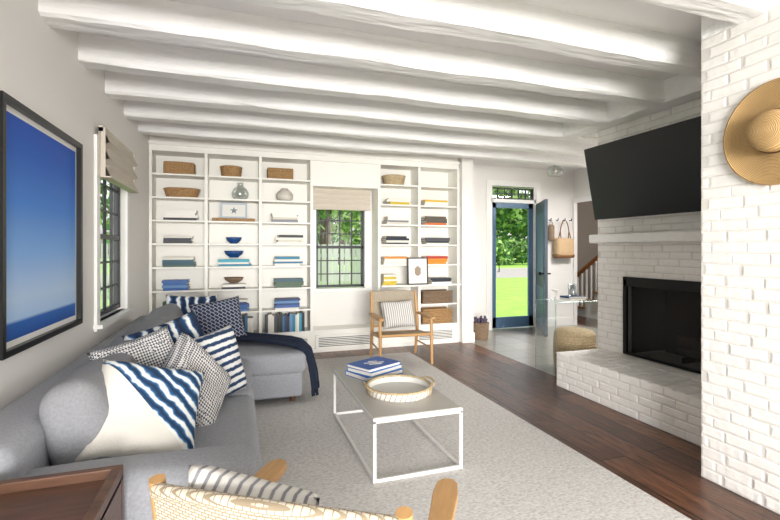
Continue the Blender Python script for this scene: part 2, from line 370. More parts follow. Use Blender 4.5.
b.done('fireplace_screen')
b=B(); LOG=mat('charred_log','#3a2c22',.9,noise_amt=.5,nscale=15)
for (y0,y1,x,z,r_) in ((2.55,3.1,3.86,.42,.045),(2.5,3.0,3.94,.43,.05),(2.6,3.15,3.90,.51,.04)): b.cyl((x,y0,z),(x+.03,y1,z),r_,r_*.9,LOG,12)
for y in (2.6,2.8,3.0): b.box(3.80,4.02,y-.006,y+.006,.325,.375,BLACKM)
b.done('fireplace_logs')
TVS=mat('tv_screen','#15181d',.25); TVB=mat('tv_bezel','#08080a',.3)
b=B(); b.rbox(-.64,.64,-.02,.02,-.36,.36,TVB,r=.008,n=1); b.box(-.63,.63,-.0215,-.019,-.35,.35,TVS); b.box(-.2,.2,.02,.07,-.15,.15,TVB)
b.cyl((0,.06,0),(0,.13,-.03),.03,.03,TVB)
M=Matrix.Translation((3.385,3.03,2.01))@Matrix.Rotation(math.radians(-90),4,'Z')@Matrix.Rotation(math.radians(11),4,'X')
b.done('television',M)

# ---------------------------------------------------------------- bookcase
xd=[-.995,-.37,.27,.92,1.85,2.45,3.065]; SZ=[2.27,1.99,1.71,1.43,1.145,.86,.575]; Y0=5.94
b=B(); t=.02
for k,x in enumerate(xd):
    w=.018 if k not in(0,) else .03
    b.box(x-(w if k else 0),x+w,Y0,YB,0,2.56,SHELF)
for k in (0,1,2,4,5):
    for z in SZ: b.box(xd[k]+.018,xd[k+1]-.018,Y0+.015,YB,z-t,z,SHELF)
    b.box(xd[k]+.018,xd[k+1]-.018,Y0,YB,.26,.285,SHELF); b.box(xd[k]+.018,xd[k+1]-.018,Y0+.01,YB,0,.26,SHELF)
    b.box(xd[k],xd[k+1],YB-.012,YB,.28,2.56,SHELF)
b.box(-.995,3.065,Y0-.012,YB,2.53,2.6,SHELF); b.box(-.995,3.065,Y0-.04,YB,2.6,2.64,SHELF); b.box(-.995,3.065,Y0,YB,2.64,CZ,SHELF)
b.box(1.86,3.065,Y0-.09,Y0,.84,.862,SHELF)
b.box(.938,1.832,Y0+.02,YB,2.2,2.53,SHELF)
b.box(.938,1.832,Y0-.02,YB,.26,.29,SHELF); b.box(.938,1.832,Y0+.02,YB,0,.26,SHELF)
def grille(x0,x1):
    b.box(x0,x1,Y0-.012,Y0+.02,.04,.22,SHELF)
    z=.07
    while z<.19: b.box(x0+.04,x1-.04,Y0-.015,Y0-.0125,z,z+.008,WINBLK); z+=.022
grille(.97,1.80); grille(2.4,3.0); grille(.3,.9)
b.box(-.995,3.065,Y0-.02,Y0+.02,0,.05,SHELF)
b.done('built_in_bookcase')

# ---------------------------------------------------------------- windows
def window_y(name,x0,x1,z0,z1,y,cols,rows,m=WINBLK,fr=.035,dual=True):
    b=B(); d=.025
    b.box(x0,x1,y-d,y+d,z0,z0+fr,m); b.box(x0,x1,y-d,y+d,z1-fr,z1,m); b.box(x0,x0+fr,y-d,y+d,z0,z1,m); b.box(x1-fr,x1,y-d,y+d,z0,z1,m)
    if dual: zc=(z0+z1)/2; b.box(x0,x1,y-d,y+d,zc-.02,zc+.02,m)
    for i in range(1,cols): xx=x0+(x1-x0)*i/cols; b.box(xx-.008,xx+.008,y-.012,y+.012,z0,z1,m)
    for j in range(1,rows): zz=z0+(z1-z0)*j/rows; b.box(x0,x1,y-.011,y+.011,zz-.008,zz+.008,m)
    b.box(x0+.01,x1-.01,y-.002,y+.002,z0+.01,z1-.01,GLASS); return b
b=window_y('w',bx0+.03,bx1-.03,bz0+.02,bz1-.02,YB+.08,4,6)
b.box(bx0,bx0+.03,YB,YB+.14,bz0,bz1,TRIM); b.box(bx1-.03,bx1,YB,YB+.14,bz0,bz1,TRIM); b.box(bx0-.06,bx0,YB-.02,YB,bz0,bz1+.05,TRIM); b.box(bx1,bx1+.06,YB-.02,YB,bz0,bz1+.05,TRIM); b.box(bx0-.06,bx1+.07,YB-.05,YB+.05,bz0-.03,bz0+.01,TRIM)
b.done('window_1')
b=B(); x=-1.06; y0,y1,z0,z1=wy0+.02,wy1-.02,wz0+.02,wz1-.02; d=.025; fr=.035
for a in ((y0,y1,z0,z0+fr),(y0,y1,z1-fr,z1),(y0,y0+fr,z0,z1),(y1-fr,y1,z0,z1),(y0,y1,(z0+z1)/2-.02,(z0+z1)/2+.02)): b.box(x-d,x+d,*a,WINBLK)
for i in range(1,4): yy=y0+(y1-y0)*i/4; b.box(x-.012,x+.012,yy-.008,yy+.008,z0,z1,WINBLK)
for i in range(1,6): zz=z0+(z1-z0)*i/6; b.box(x-.012,x+.012,y0,y1,zz-.008,zz+.008,WINBLK)
b.box(x-.002,x+.002,y0,y1,z0,z1,GLASS)
for a in ((wy0-.08,wy0,wz0-.05,wz1+.08),(wy1,wy1+.08,wz0-.05,wz1+.08),(wy0,wy1,wz1,wz1+.08)): b.box(XL,XL+.02,*a,TRIM)
b.box(XL-.04,XL+.06,wy0-.1,wy1+.1,wz0-.03,wz0,TRIM); b.done('window_2')
def shade(name,M,w,h,folds=4,dep=.05):
    b=B(); b.M=M
    def f(u,v):
        z=-v*h; s=(v*folds)%1.0 if v<1 else 1.0; return ((u-.5)*w,-.03-dep*s**1.3,z)
    b.grid(f,4,folds*12,LINEN); b.box(-w/2,w/2,-.03,0,-.03,.015,LINEN); b.box(-w/2,-w/2+.004,-.03-dep*.3,0,-h,0,LINEN); b.box(w/2-.004,w/2,-.03-dep*.3,0,-h,0,LINEN); b.box(-w/2,w/2,-.012,-.008,-h,0,LINEN)
    b.box(-w/2,w/2,-.03-dep,-.008,-h-.01,-h,LINEN)
    return b.done(name)
shade('roman_shade',Matrix.Translation((1.38,YB-.022,2.19)),.84,.27,4,.03)
shade('roman_shade',Matrix.Translation((XL+.023,4.34,2.26))@Matrix.Rotation(math.radians(90),4,'Z'),1.0,.36,3,.05)

# ---------------------------------------------------------------- entry door
b=B(); y=YF+.03
sx0,sx1,sz1=dx0+.03,dx1-.03,2.16
b.box(sx0,sx0+.09,y,y+.04,.02,sz1,BLUEDR); b.box(sx1-.09,sx1,y,y+.04,.02,sz1,BLUEDR); b.box(sx0,sx1,y,y+.04,.02,.20,BLUEDR); b.box(sx0,sx1,y,y+.04,sz1-.09,sz1,BLUEDR)
b.box(sx0+.08,sx1-.08,y+.018,y+.022,.18,sz1-.08,GLASS)
b.tube([(sx0+.12,y-.005,.98),(sx0+.12,y-.05,.98),(sx0+.12,y-.05,1.12),(sx0+.12,y-.005,1.12)],.008,BLACKM,8)
b.done('door_1')
b=window_y('t',dx0+.03,dx1-.03,sz1+.06,dzt-.02,YF+.06,6,2,dual=False,fr=.025)
b.box(dx0,dx1,YF,YF+.12,sz1,sz1+.06,TRIM); b.box(dx0,dx0+.03,YF,YF+.12,0,dzt,TRIM); b.box(dx1-.03,dx1,YF,YF+.12,0,dzt,TRIM)
b.box(dx0-.09,dx0,YF-.02,YF,0,dzt+.09,TRIM); b.box(dx1,dx1+.09,YF-.02,YF,0,dzt+.09,TRIM); b.box(dx0,dx1,YF-.02,YF,dzt,dzt+.09,TRIM); b.done('window_3')
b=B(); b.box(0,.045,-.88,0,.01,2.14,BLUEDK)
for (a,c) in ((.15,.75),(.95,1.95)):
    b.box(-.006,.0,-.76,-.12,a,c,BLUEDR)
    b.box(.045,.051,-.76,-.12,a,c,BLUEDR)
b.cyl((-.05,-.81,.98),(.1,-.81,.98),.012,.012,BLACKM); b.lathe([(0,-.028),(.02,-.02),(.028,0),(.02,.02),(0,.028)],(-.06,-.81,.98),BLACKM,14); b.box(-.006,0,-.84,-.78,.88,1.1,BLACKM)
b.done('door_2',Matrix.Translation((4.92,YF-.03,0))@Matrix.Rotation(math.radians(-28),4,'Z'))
b=B(); b.box(XR-.02,XR,6.61,6.645,0,2.28,TRIM); b.box(XR-.02,XR,5.62,5.7,0,2.28,TRIM); b.box(XR-.02,XR,5.7,6.61,2.2,2.28,TRIM); b.done('trim_hall_doorway')
b=B(); RAIL=mat('handrail_wood','#a5683a',.4); SY=7.58
for k in range(9):
    b.box(6.62,7.6,SY-.25*(k+1),SY-.25*k,0,.17*(k+1),TRIM); b.box(6.58,7.6,SY-.02-.25*(k+1),SY-.25*k,.17*(k+1),.17*(k+1)+.03,OAK)
for k in range(18):
    yy=SY-.05-.125*k; zb=.17*(int((SY-yy)/.25)+1); b.box(6.60,6.63,yy-.013,yy+.013,zb,.80+(SY-yy)*.68,TRIM)
b.tube([(6.615,SY,.80),(6.615,SY-2.2,.80+2.2*.68)],.045,RAIL,8)
b.done('staircase')

b=B(); b.box(XL,XL+.015,-1.4,5.92,0,.12,TRIM); b.done('baseboard_left')
b=B(); b.box(3.085,3.285,5.845,5.86,0,.14,TRIM); b.box(3.27,3.285,5.86,YF,0,.14,TRIM); b.box(3.29,dx0-.09,YF-.015,YF,0,.14,TRIM); b.box(dx1+.09,XR,YF-.015,YF,0,.14,TRIM); b.done('baseboard_foyer')
b=B(); b.box(3.65,3.73,YF-.01,YF,1.12,1.24,CERAM); b.box(3.68,3.70,YF-.014,YF-.01,1.16,1.20,TRIM); b.done('light_switch',bevel=.003)

# ---------------------------------------------------------------- rug
b=B(); b.rbox(-.93,2.13,.3,5.5,0.001,.016,RUG,r=.006,n=2); b.done('area_rug')
FZ=.017
# ---------------------------------------------------------------- sofa
b=B()
b.rbox(-.93,.06,1.80,4.9,.07,.29,SOFA,r=.03)
b.rbox(-.93,.54,3.97,4.88,.07,.29,SOFA,r=.03)
b.rbox(-.96,-.70,1.78,5.08,.06,.70,SOFA,r=.07,wob=.008)
b.rbox(-.94,.07,1.76,2.02,.06,.55,SOFA,r=.07,puff=.015,wob=.006)
b.rbox(-.94,-.10,4.88,5.10,.06,.58,SOFA,r=.07,puff=.015,wob=.006)
b.rbox(-.72,.10,2.03,2.98,.27,.45,SOFA,r=.055,puff=.025,wob=.008)
b.rbox(-.72,.10,2.985,3.94,.27,.45,SOFA,r=.055,puff=.025,wob=.008)
b.rbox(-.72,.57,3.95,4.87,.27,.45,SOFA,r=.055,puff=.02,wob=.008)
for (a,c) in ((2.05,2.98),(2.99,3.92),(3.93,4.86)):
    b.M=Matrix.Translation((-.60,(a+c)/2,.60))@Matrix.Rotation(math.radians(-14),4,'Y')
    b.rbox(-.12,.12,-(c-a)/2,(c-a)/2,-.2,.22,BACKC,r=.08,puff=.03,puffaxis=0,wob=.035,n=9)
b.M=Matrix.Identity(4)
for (x,y) in ((-.85,1.85),(-.02,1.85),(-.85,5.0),(.46,4.05),(.46,4.8),(0,2.9)):
    b.cyl((x,y,FZ),(x,y,.08),.022,.028,WALNUT,10)
b.done('sectional_sofa')

def pillow(name,loc,n,roll,size,thick,m,sizey=None):
    b=B(); sy=sizey or size; K=22
    def half(sg):
        def f(u,v):
            a=2*u-1;c=2*v-1
            th=thick/2*(max(0,(1-a**4))*max(0,(1-c**4)))**.42
            px=a*size/2*(1-.07*(1-abs(c)**2)*abs(a)**3); py=c*sy/2*(1-.07*(1-abs(a)**2)*abs(c)**3)
            th*=1+.16*noise.noise(Vector((a*2.2,c*2.2,sum(loc)*3)))
            return (px,py,sg*th)
        return f
    b.grid(half(1),K,K,m); b.grid(half(-1),K,K,m)
    bmesh.ops.remove_doubles(b.bm,verts=b.bm.verts,dist=.0008); bmesh.ops.recalc_face_normals(b.bm,faces=b.bm.faces)
    z=Vector(n).normalized(); up=Vector((0,0,1)); x=up.cross(z).normalized(); y=z.cross(x)
    Rm=Matrix((x,y,z)).transposed().to_4x4()
    return b.done(name,Matrix.Translation(loc)@Rm@Matrix.Rotation(math.radians(roll),4,'Z'))
pillow('throw_pillow',(-.38,2.24,.63),(.35,-.72,.62),-20,.45,.17,P_TIE)
pillow('throw_pillow',(-.22,2.56,.645),(.78,-.50,.42),34,.42,.15,P_CHK)
pillow('throw_pillow',(-.13,2.88,.655),(.75,-.62,.25),4,.42,.14,P_DASH)
pillow('throw_pillow',(-.47,2.68,.69),(.5,-.8,.40),12,.42,.14,P_CHK)
pillow('throw_pillow',(-.36,3.02,.70),(.5,-.8,.35),14,.46,.14,P_TIEF)
pillow('throw_pillow',(-.42,4.74,.68),(.25,-.9,.30),-4,.48,.14,P_TIEF)
pillow('throw_pillow',(-.17,4.56,.66),(.15,-.9,.38),8,.46,.15,P_DIA)

path=[(-.02,4.58,.505),(.12,4.50,.50),(.30,4.38,.495),(.45,4.28,.49),(.55,4.22,.475),(.615,4.18,.42),(.635,4.15,.32),(.65,4.13,.22),(.655,4.10,.12)]
def throw_f(u,v):
    t=u*(len(path)-1); i=min(int(t),len(path)-2); fr=t-i; p=Vector(path[i]).lerp(Vector(path[i+1]),fr)
    w=.36*(1-.25*u); off=(v-.5)*w; nz=noise.noise(Vector((u*2,v*5,3)))
    fold=.018*math.sin(v*22+u*5)+.02*nz
    side=Vector((.25,1,0)).normalized()
    nrm=Vector((0,0,1)).lerp(Vector((1,0,0)),max(0,min(1,(u-.5)/.2))) 
    return p+side*off+nrm*(fold+.012)+Vector((0,0,.02*noise.noise(Vector((v*6,1,u))) if u>.9 else 0))
b=B(); b.grid(throw_f,50,40,NAVY)
for k in range(24):
    p=throw_f(1,k/23); b.tube([p,p+Vector((.004,rr(-.01,.01),-.055))],.003,NAVY,5)
b.done('throw_blanket',solid=.012)

# ---------------------------------------------------------------- coffee table
b=B(); x0,x1,y0,y1,h=.73,1.30,2.46,3.60,.39; q=.020
for x in (x0,x1-q):
    for y in (y0,y1-q): b.box(x,x+q,y,y+q,FZ,h-.02,TABLEM)
    b.box(x,x+q,y0+q,y1-q,FZ,FZ+q,TABLEM)
for y in (y0,y1-q): b.box(x0+q,x1-q,y,y+q,FZ,FZ+q,TABLEM)
b.box(x0,x1,y0,y1,h-.034,h-.004,TABLEM); b.box(x0+.006,x1-.006,y0+.006,y1-.006,h-.005,h,TABTOP)
b.done('coffee_table',bevel=.003)
def book(b,cx,cy,z,w,l,t,rot,cover,pages=None):
    M0=b.M.copy(); b.M=Matrix.Translation((cx,cy,z))@Matrix.Rotation(math.radians(rot),4,'Z'); pg=pages or PAGES
    c=.003
    b.box(-w/2,w/2,-l/2,l/2,0,c,cover); b.box(-w/2,w/2,-l/2,l/2,t-c,t,cover); b.box(-w/2,-w/2+c,-l/2,l/2,c,t-c,cover); b.box(-w/2+c,w/2-.006,-l/2+.005,l/2-.005,c,t-c,pg); b.M=M0
PAGES=mat('book_pages','#e9e4d8',.9)
bk=lambda c: mat('book_'+c.strip('#'),c,.5)
b=B(); book(b,1.00,3.34,h,.27,.36,.032,-66,bk('#2e63b8')); book(b,1.01,3.35,h+.032,.26,.35,.030,-60,bk('#2f7fc0')); book(b,1.0,3.35,h+.062,.25,.34,.024,-62,bk('#2456a8'))
for (a,c) in ((3.30,.05),(3.34,.08),(3.38,.035)): b.box(1.0-c,1.0+c,a,a+.018,h+.0862,h+.087,PAGES)
b.done('coffee_table_books')
b=B(); c=(1.03,2.86,h); TRAYIN=mat('tray_inner','#cfcdc8',.35)
b.lathe([(.0,.0),(.205,.0),(.212,.01),(.215,.05),(.209,.052),(.203,.012)],c,CERAM,48); b.lathe([(.204,.012),(0,.012)],c,TRAYIN,48)
b.lathe([(.213,.044),(.222,.048),(.222,.056),(.213,.060),(.205,.056),(.206,.048)],c,WICKL,48)
for k in range(40):
    a=k*math.pi/20; b.tube([(c[0]+.217*math.cos(a),c[1]+.217*math.sin(a),h+.006),(c[0]+.219*math.cos(a+.08),c[1]+.219*math.sin(a+.08),h+.05)],.003,WICKL,5)
for s in (-1,1):
    pts=[(c[0]+s*(.21+.03*math.sin(math.pi*k/8)),c[1]+.09*math.cos(math.pi*k/8),h+.05+.02*math.sin(math.pi*k/8)) for k in range(9)]
    b.tube(pts,.007,WICKL,8)
b.done('round_tray')

# ---------------------------------------------------------------- woven armchairs (front = -Y)
def chair(name,loc,rot):
    b=B(); w=.31
    for s in (-1,1):
        b.tube([(s*w,-.29,0),(s*w,-.28,.30),(s*w,-.27,.53)],[.016,.021,.018],OAK,10)
        b.tube([(s*w*.95,.30,0),(s*w*.95,.22,.32),(s*w*.95,.22,.45),(s*w*.93,.285,.81)],[.016,.022,.022,.018],OAK,10)
        out=[(-.03,.24),(-.026,.08),(-.036,-.15),(-.042,-.28),(-.036,-.34),(-.02,-.365),(.012,-.368),(.031,-.345),(.038,-.28),(.034,-.15),(.024,.1),(.02,.24)]
        poly=[(s*w+(x if s>0 else -x),y) for x,y in out]
        if s<0: poly=poly[::-1]
        b.M=Matrix.Translation((0,0,.540))@Matrix.Rotation(math.radians(-1),4,'X')
        b.prism(poly,-.013,.013,OAK); b.M=Matrix.Identity(4)
        b.tube([(s*w,-.28,.34),(s*w*.97,.22,.30)],.018,OAK,10)
    b.tube([(-w,-.28,.35),(w,-.28,.35)],.018,OAK,10); b.tube([(-w*.95,.22,.30),(w*.95,.22,.30)],.016,OAK,10)
    b.tube([(-w,-.20,.18),(-w*.95,.26,.18)],.011,OAK,8); b.tube([(w,-.20,.18),(w*.95,.26,.18)],.011,OAK,8)
    def seat(u,v):
        x=(u-.5)*.58; y=-.28+v*.50; z=.368-.06*v-.035*math.sin(math.pi*v)*math.sin(math.pi*u); return (x,y,z)
    b.grid(seat,14,14,WOVEN); b.grid(lambda u,v:tuple(Vector(seat(u,1-v))-Vector((0,0,.02))),14,14,WOVEN)
    def back(off):
        def f(u,v):
            x=(u-.5)*.56; z=.38+v*.41+.015*math.sin(math.pi*u)*v; y=.22+.065*v+.030*math.sin(math.pi*u)+off; return (x,y,z)
        return f
    b.grid(back(0),16,12,WOVEN); b.grid(back(.022),16,12,WOVEN)
    top=[Vector(back(.011)(k/12,1)) for k in range(13)]; b.tube(top,.017,WOVEN,10)
    bot=[Vector(back(.011)(k/12,0)) for k in range(13)]; b.tube(bot,.014,OAK,10)
    return b.done(name,Matrix.Translation(loc)@Matrix.Rotation(math.radians(rot),4,'Z'),bevel=.003)
chair('woven_armchair',(1.86,5.14,FZ),-4)
pillow('throw_pillow',(1.86,5.20,.56),(-.05,-.9,.35),3,.42,.14,P_STR,.34)
CR=148
chair('woven_armchair',(.22,1.235,FZ),CR)
fa=math.radians(CR); fx,fy=math.sin(fa),-math.cos(fa)
pillow('throw_pillow',(.015+.04*fx,1.075+.04*fy,.655),(fx,fy,.30),8,.32,.12,P_STR,.38)

b=B(); X0,X1,Y_0,Y_1,H=-.95,-.36,1.12,1.70,.64
b.box(X0,X1,Y_0,Y_1,H-.05,H-.03,WALNUT)
b.box(X0,X1,Y_1-.03,Y_1,0.02,H,WALNUT); b.box(X0,X0+.03,Y_0,Y_1-.03,0.02,H,WALNUT); b.box(X1-.03,X1,Y_0,Y_1-.03,.02,H,WALNUT); b.box(X0+.03,X1-.03,Y_0,Y_0+.03,H-.12,H-.0,WALNUT)
b.box(X0+.03,X1-.03,Y_0+.03,Y_1-.03,.06,.08,WALNUT)
b.done('walnut_side_table',bevel=.004)

# ---------------------------------------------------------------- artwork
m,nt,p=newmat('seascape_print'); tc=N(nt,'ShaderNodeTexCoord'); sx=N(nt,'ShaderNodeSeparateXYZ'); nt.links.new(tc.outputs['Object'],sx.inputs[0])
mr=N(nt,'ShaderNodeMapRange'); mr.inputs[1].default_value=-.52; mr.inputs[2].default_value=.52; nt.links.new(sx.outputs[2],mr.inputs[0])
r=ramp(nt,[(0,'#1c4f9e'),(.07,'#2a64b4'),(.085,'#a9c8ee'),(.18,'#b9d2f2'),(.38,'#82b0ea'),(.62,'#4684d8'),(.85,'#2460c0'),(1,'#1a51b2')]); nt.links.new(mr.outputs[0],r.inputs[0]); nt.links.new(r.outputs[0],p.inputs['Base Color']); p.inputs['Roughness'].default_value=.5; p.inputs['Specular IOR Level'].default_value=.2
b=B(); hw,hh=.525,.58; f=.03
b.box(0,.04,-hw,hw,hh-f,hh,BLACKM); b.box(0,.04,-hw,hw,-hh,-hh+f,BLACKM); b.box(0,.04,-hw,-hw+f,-hh+f,hh-f,BLACKM); b.box(0,.04,hw-f,hw,-hh+f,hh-f,BLACKM)
b.box(0,.012,-hw+f,hw-f,-hh+f,hh-f,CERAM); b.box(.012,.014,-hw+.055,hw-.055,-hh+.06,hh-.06,m)
b.done('framed_artwork',Matrix.Translation((XL+.003,2.89,1.455)))

b=B(); 
m,nt,p=newmat('straw'); tc=N(nt,'ShaderNodeTexCoord'); w=N(nt,'ShaderNodeTexWave'); w.wave_type='RINGS'; w.rings_direction='Z'; w.inputs['Scale'].default_value=45; w.inputs['Distortion'].default_value=1.5
nt.links.new(tc.outputs['Object'],w.inputs['Vector']); r=ramp(nt,[(0,'#a58150'),(.5,'#bd9a66'),(1,'#cdab78')]); nt.links.new(w.outputs['Fac'],r.inputs[0]); nt.links.new(r.outputs[0],p.inputs['Base Color']); p.inputs['Roughness'].default_value=.8
bb=N(nt,'ShaderNodeBump'); bb.inputs['Distance'].default_value=.003; nt.links.new(w.outputs['Fac'],bb.inputs['Height']); nt.links.new(bb.outputs[0],p.inputs['Normal'])
STR=m
b.lathe([(.268,.015),(.262,.008),(.22,.0),(.16,.004),(.112,.014),(.104,.03),(.10,.07),(.088,.10),(.055,.118),(0,.122)],(0,0,0),STR,48)
b.lathe([(.108,.018),(.108,.036),(.1045,.037)],(0,0,0),mat('hat_band','#4a3018',.8),48)
bmesh.ops.remove_doubles(b.bm,verts=b.bm.verts,dist=.0005); bmesh.ops.recalc_face_normals(b.bm,faces=b.bm.faces)
b.done('straw_hat',Matrix.Translation((2.598,1.53,1.95))@Matrix.Rotation(math.radians(-90),4,'Y'),solid=.006)

# ---------------------------------------------------------------- console + pouf
b=B(); X0,X1,Ya,Yb2,H=3.24,3.96,4.02,4.36,.78
for a in ((X0,X0+.014,Ya,Yb2,.0,H-.014),(X1-.014,X1,Ya,Yb2,.0,H-.014),(X0,X1,Ya,Yb2,H-.014,H)): b.box(*a,ACRY)
for (p0,p1) in (((X0,Ya,0),(X0,Ya,H)),((X0,Yb2,0),(X0,Yb2,H)),((X0,Ya,H),(X1,Ya,H)),((X0,Yb2,H),(X1,Yb2,H))): b.cyl(p0,p1,.005,.005,ACRYE,6)
b.done('acrylic_console_table')
def basket(b,c,r,h,m,flare=1.1,rings=9,sx=1,sy=1):
    pr=[(0,0),(r*.9,0)]; n=rings*4
    for k in range(n+1):
        t=k/n; pr.append((r*(1+(flare-1)*t)+.006*abs(math.sin(t*math.pi*rings)),h*t))
    R2=r*flare; pr+=[(R2+.010,h+.006),(R2,h+.012),(R2-.012,h),(r*.95-.01,.02),(0,.015)]
    b.lathe(pr,c,m,30,sx=sx,sy=sy)
b=B(); pr=[(0,0),(.19,0),(.21,.02)]+[(.215+.010*math.sin(math.pi*t)+.006*abs(math.sin(t*math.pi*14)),.02+.40*t) for t in [k/56 for k in range(57)]]+[(.20,.44),(.15,.455),(0,.46)]
b.lathe(pr,(3.62,4.17,0),WICKL,36); b.done('wicker_pouf')
b=B(); book(b,3.62,4.2,H+.001,.24,.17,.025,5,bk('#e8e6e0')); book(b,3.62,4.2,H+.026,.22,.16,.02,-4,bk('#25456e'));
b.done('console_books')
b=B(); b.lathe([(0,0),(.045,0),(.05,.01),(.052,.13),(.047,.13),(.045,.012),(0,.01)],(3.62,4.2,H+.047),VGLASS,20); b.cyl((3.62,4.2,H+.058),(3.62,4.2,H+.12),.022,.022,CERAM); b.done('hurricane_candle')
b=B(); b.lathe([(0,0),(.035,0),(.03,.03),(.012,.05),(.012,.09),(.06,.12),(.058,.125),(0,.10)],(3.40,4.2,H+.001),CERAM,20); b.done('pedestal_dish')

b=B(); b.box(5.12,5.70,YF-.025,YF,1.84,1.92,TRIM)
for x in (5.2,5.35,5.5,5.64): b.tube([(x,YF-.02,1.88),(x,YF-.07,1.87),(x,YF-.085,1.91)],.009,BLACKM,8)
b.done('coat_hook_rail')
CANV=mat('tote_canvas','#c9ab85',.85,noise_amt=.08,nscale=40); LEATH=mat('tote_leather','#8a5d38',.5)
b=B(); 
b.rbox(5.26,5.64,YF-.17,YF-.03,1.22,1.56,CANV,r=.05,puff=.02,puffaxis=1); b.rbox(5.255,5.645,YF-.175,YF-.025,1.21,1.29,LEATH,r=.035)
for y in (YF-.15,YF-.06): b.tube([(5.36,y,1.5)]+[(5.48-.10*math.cos(math.pi*k/8),YF-.09,1.56+.32*math.sin(math.pi*k/8)) for k in range(1,8)]+[(5.58,y,1.5)],.009,LEATH,8)
b.done('tote_bag')
b=B(); b.rbox(5.13,5.25,YF-.14,YF-.04,1.50,1.80,WICKD,r=.05); b.tube([(5.15,YF-.09,1.78),(5.2,YF-.08,1.90),(5.23,YF-.09,1.78)],.006,WICKD,6); b.done('hanging_satchel')
b=B(); basket(b,(3.50,6.05,0),.11,.24,WICKD,1.1); 
for k in range(16):
    a=rr(0,6.28); b.tube([(3.50+.03*math.cos(a),6.05+.03*math.sin(a),.05),(3.5+.09*math.cos(a),6.05+.09*math.sin(a),rr(.28,.36))],[.006,.016],mat('dried_lavender','#5e5366',.9),6)
b.done('dried_flower_basket')
b=B(); c=(4.62,5.75,0); b.cyl((c[0],c[1],CZ),(c[0],c[1],CZ-.03),.06,.06,CHROME,20); b.cyl((c[0],c[1],CZ-.03),(c[0],c[1],CZ-.14),.01,.01,CHROME)
b.lathe([(.05,CZ-.13),(.09,CZ-.15),(.12,CZ-.20),(.125,CZ-.25),(.10,CZ-.29),(0,CZ-.31)],(c[0],c[1],0),VGLASS,24); b.lathe([(0,CZ-.26),(.025,CZ-.24),(.03,CZ-.21),(.02,CZ-.17),(.012,CZ-.14)],(c[0],c[1],0),mat('bulb','#fff3dc',.3),12)
b.done('ceiling_light_fixture')

# ---------------------------------------------------------------- shelf contents
YC=6.06
def cxp(k,t): return xd[k]+(xd[k+1]-xd[k])*t
b=B()
PAL={'n':['#e6e2d8','#cfc9bb','#2c3038','#7e8188','#f0ede6'],'g':['#48614c','#2c5566','#dcd8cc','#22435e'],'t':['#1d7a96','#2a9ab0','#e6e2d8','#2f6f96'],'b':['#1f3e74','#2c5ca0','#e6e2d8','#5c88b8'],
     'r':['#b03a2c','#d8892c','#e6e2d8','#c9b23c'],'y':['#d8b23c','#e6e2d8','#5a5348','#c86a32'],'d':['#2a2c30','#4b4e52','#1d2635','#d8d4ca']}
def stack(k,z,t0,t1,n,pal):
    x0,x1=cxp(k,t0),cxp(k,t1); zz=z+.0005
    for i in range(n):
        tt=rr(.022,.036); col=random.choice(PAL[pal]); L=(x1-x0)*rr(.82,1)
        book(b,(x0+x1)/2+rr(-.01,.01),YC+rr(-.005,.01)-.005,zz,.20,L,tt,90+rr(-3,3),bk(col)); zz+=tt
    return zz
stack(0,SZ[2],.25,.85,4,'n'); stack(0,SZ[3],.22,.75,3,'d'); stack(0,SZ[4],.2,.8,4,'g'); stack(0,SZ[5],.2,.7,4,'b'); stack(0,SZ[6],.2,.75,5,'g')
stack(1,SZ[4],.2,.82,3,'t'); stack(1,SZ[5],.25,.75,2,'n'); stack(1,SZ[6],.25,.8,5,'b')
stack(2,SZ[2],.2,.75,4,'n'); stack(2,SZ[3],.3,.85,4,'n'); stack(2,SZ[4],.25,.82,4,'t'); stack(2,SZ[5],.25,.85,4,'g'); stack(2,SZ[6],.25,.8,5,'b')
stack(4,SZ[1],.2,.8,3,'r'); stack(4,SZ[2],.2,.75,4,'n'); stack(4,SZ[3],.15,.75,4,'d'); stack(4,SZ[4],.1,.75,4,'r'); stack(4,SZ[5],.1,.45,5,'r'); stack(4,SZ[6],.1,.8,5,'n')
stack(5,SZ[1],.12,.75,3,'y'); stack(5,SZ[2],.12,.75,4,'y'); stack(5,SZ[3],.15,.8,4,'d'); stack(5,SZ[4],.15,.75,4,'r'); stack(5,SZ[5],.3,.85,3,'n')
for k,a,c,pal in ((2,.1,.92,'b'),(1,.15,.9,'t'),(0,.2,.8,'g')):
    x=cxp(k,a)
    while x<cxp(k,c)-.04:
        w=rr(.02,.042); hh_=rr(.19,.25); col=random.choice(PAL[pal]+PAL['d']+PAL['t']+['#e6e2d8','#e6e2d8','#b8862c']); b.box(x,x+w-.002,YC-.1,YC+.08,.286,.286+hh_,bk(col)); b.box(x+.003,x+w-.005,YC-.078,YC+.078,.286+hh_,.286+hh_+.001,PAGES); x+=w
b.done('shelf_books')
def bk_obj(k,t,z,r,h,m,flare=1.15,sx=1,rings=6):
    bb=B(); basket(bb,(cxp(k,t),YC,z+.001),r,h,m,flare,rings,sx=sx,sy=.9 if sx>1.2 else 1); bb.done('wicker_basket')
bb=B(); bb.rbox(cxp(0,.24),cxp(0,.78),YC-.09,YC+.09,SZ[0]+.003,SZ[0]+.15,WICK,r=.02,wob=.006)
for i in range(6): bb.rbox(cxp(0,.24)-.004,cxp(0,.78)+.004,YC-.095,YC+.095,SZ[0]+.006+i*.024,SZ[0]+.018+i*.024,WICK,r=.005,n=1)
bb.done('wicker_basket')
bk_obj(0,.55,SZ[1],.12,.10,WICK,1.2,sx=1.4); bk_obj(1,.45,SZ[0],.115,.12,WICK,1.12); bk_obj(4,.42,SZ[0],.125,.12,WICKL,1.2,sx=1.1)
bb=B(); 
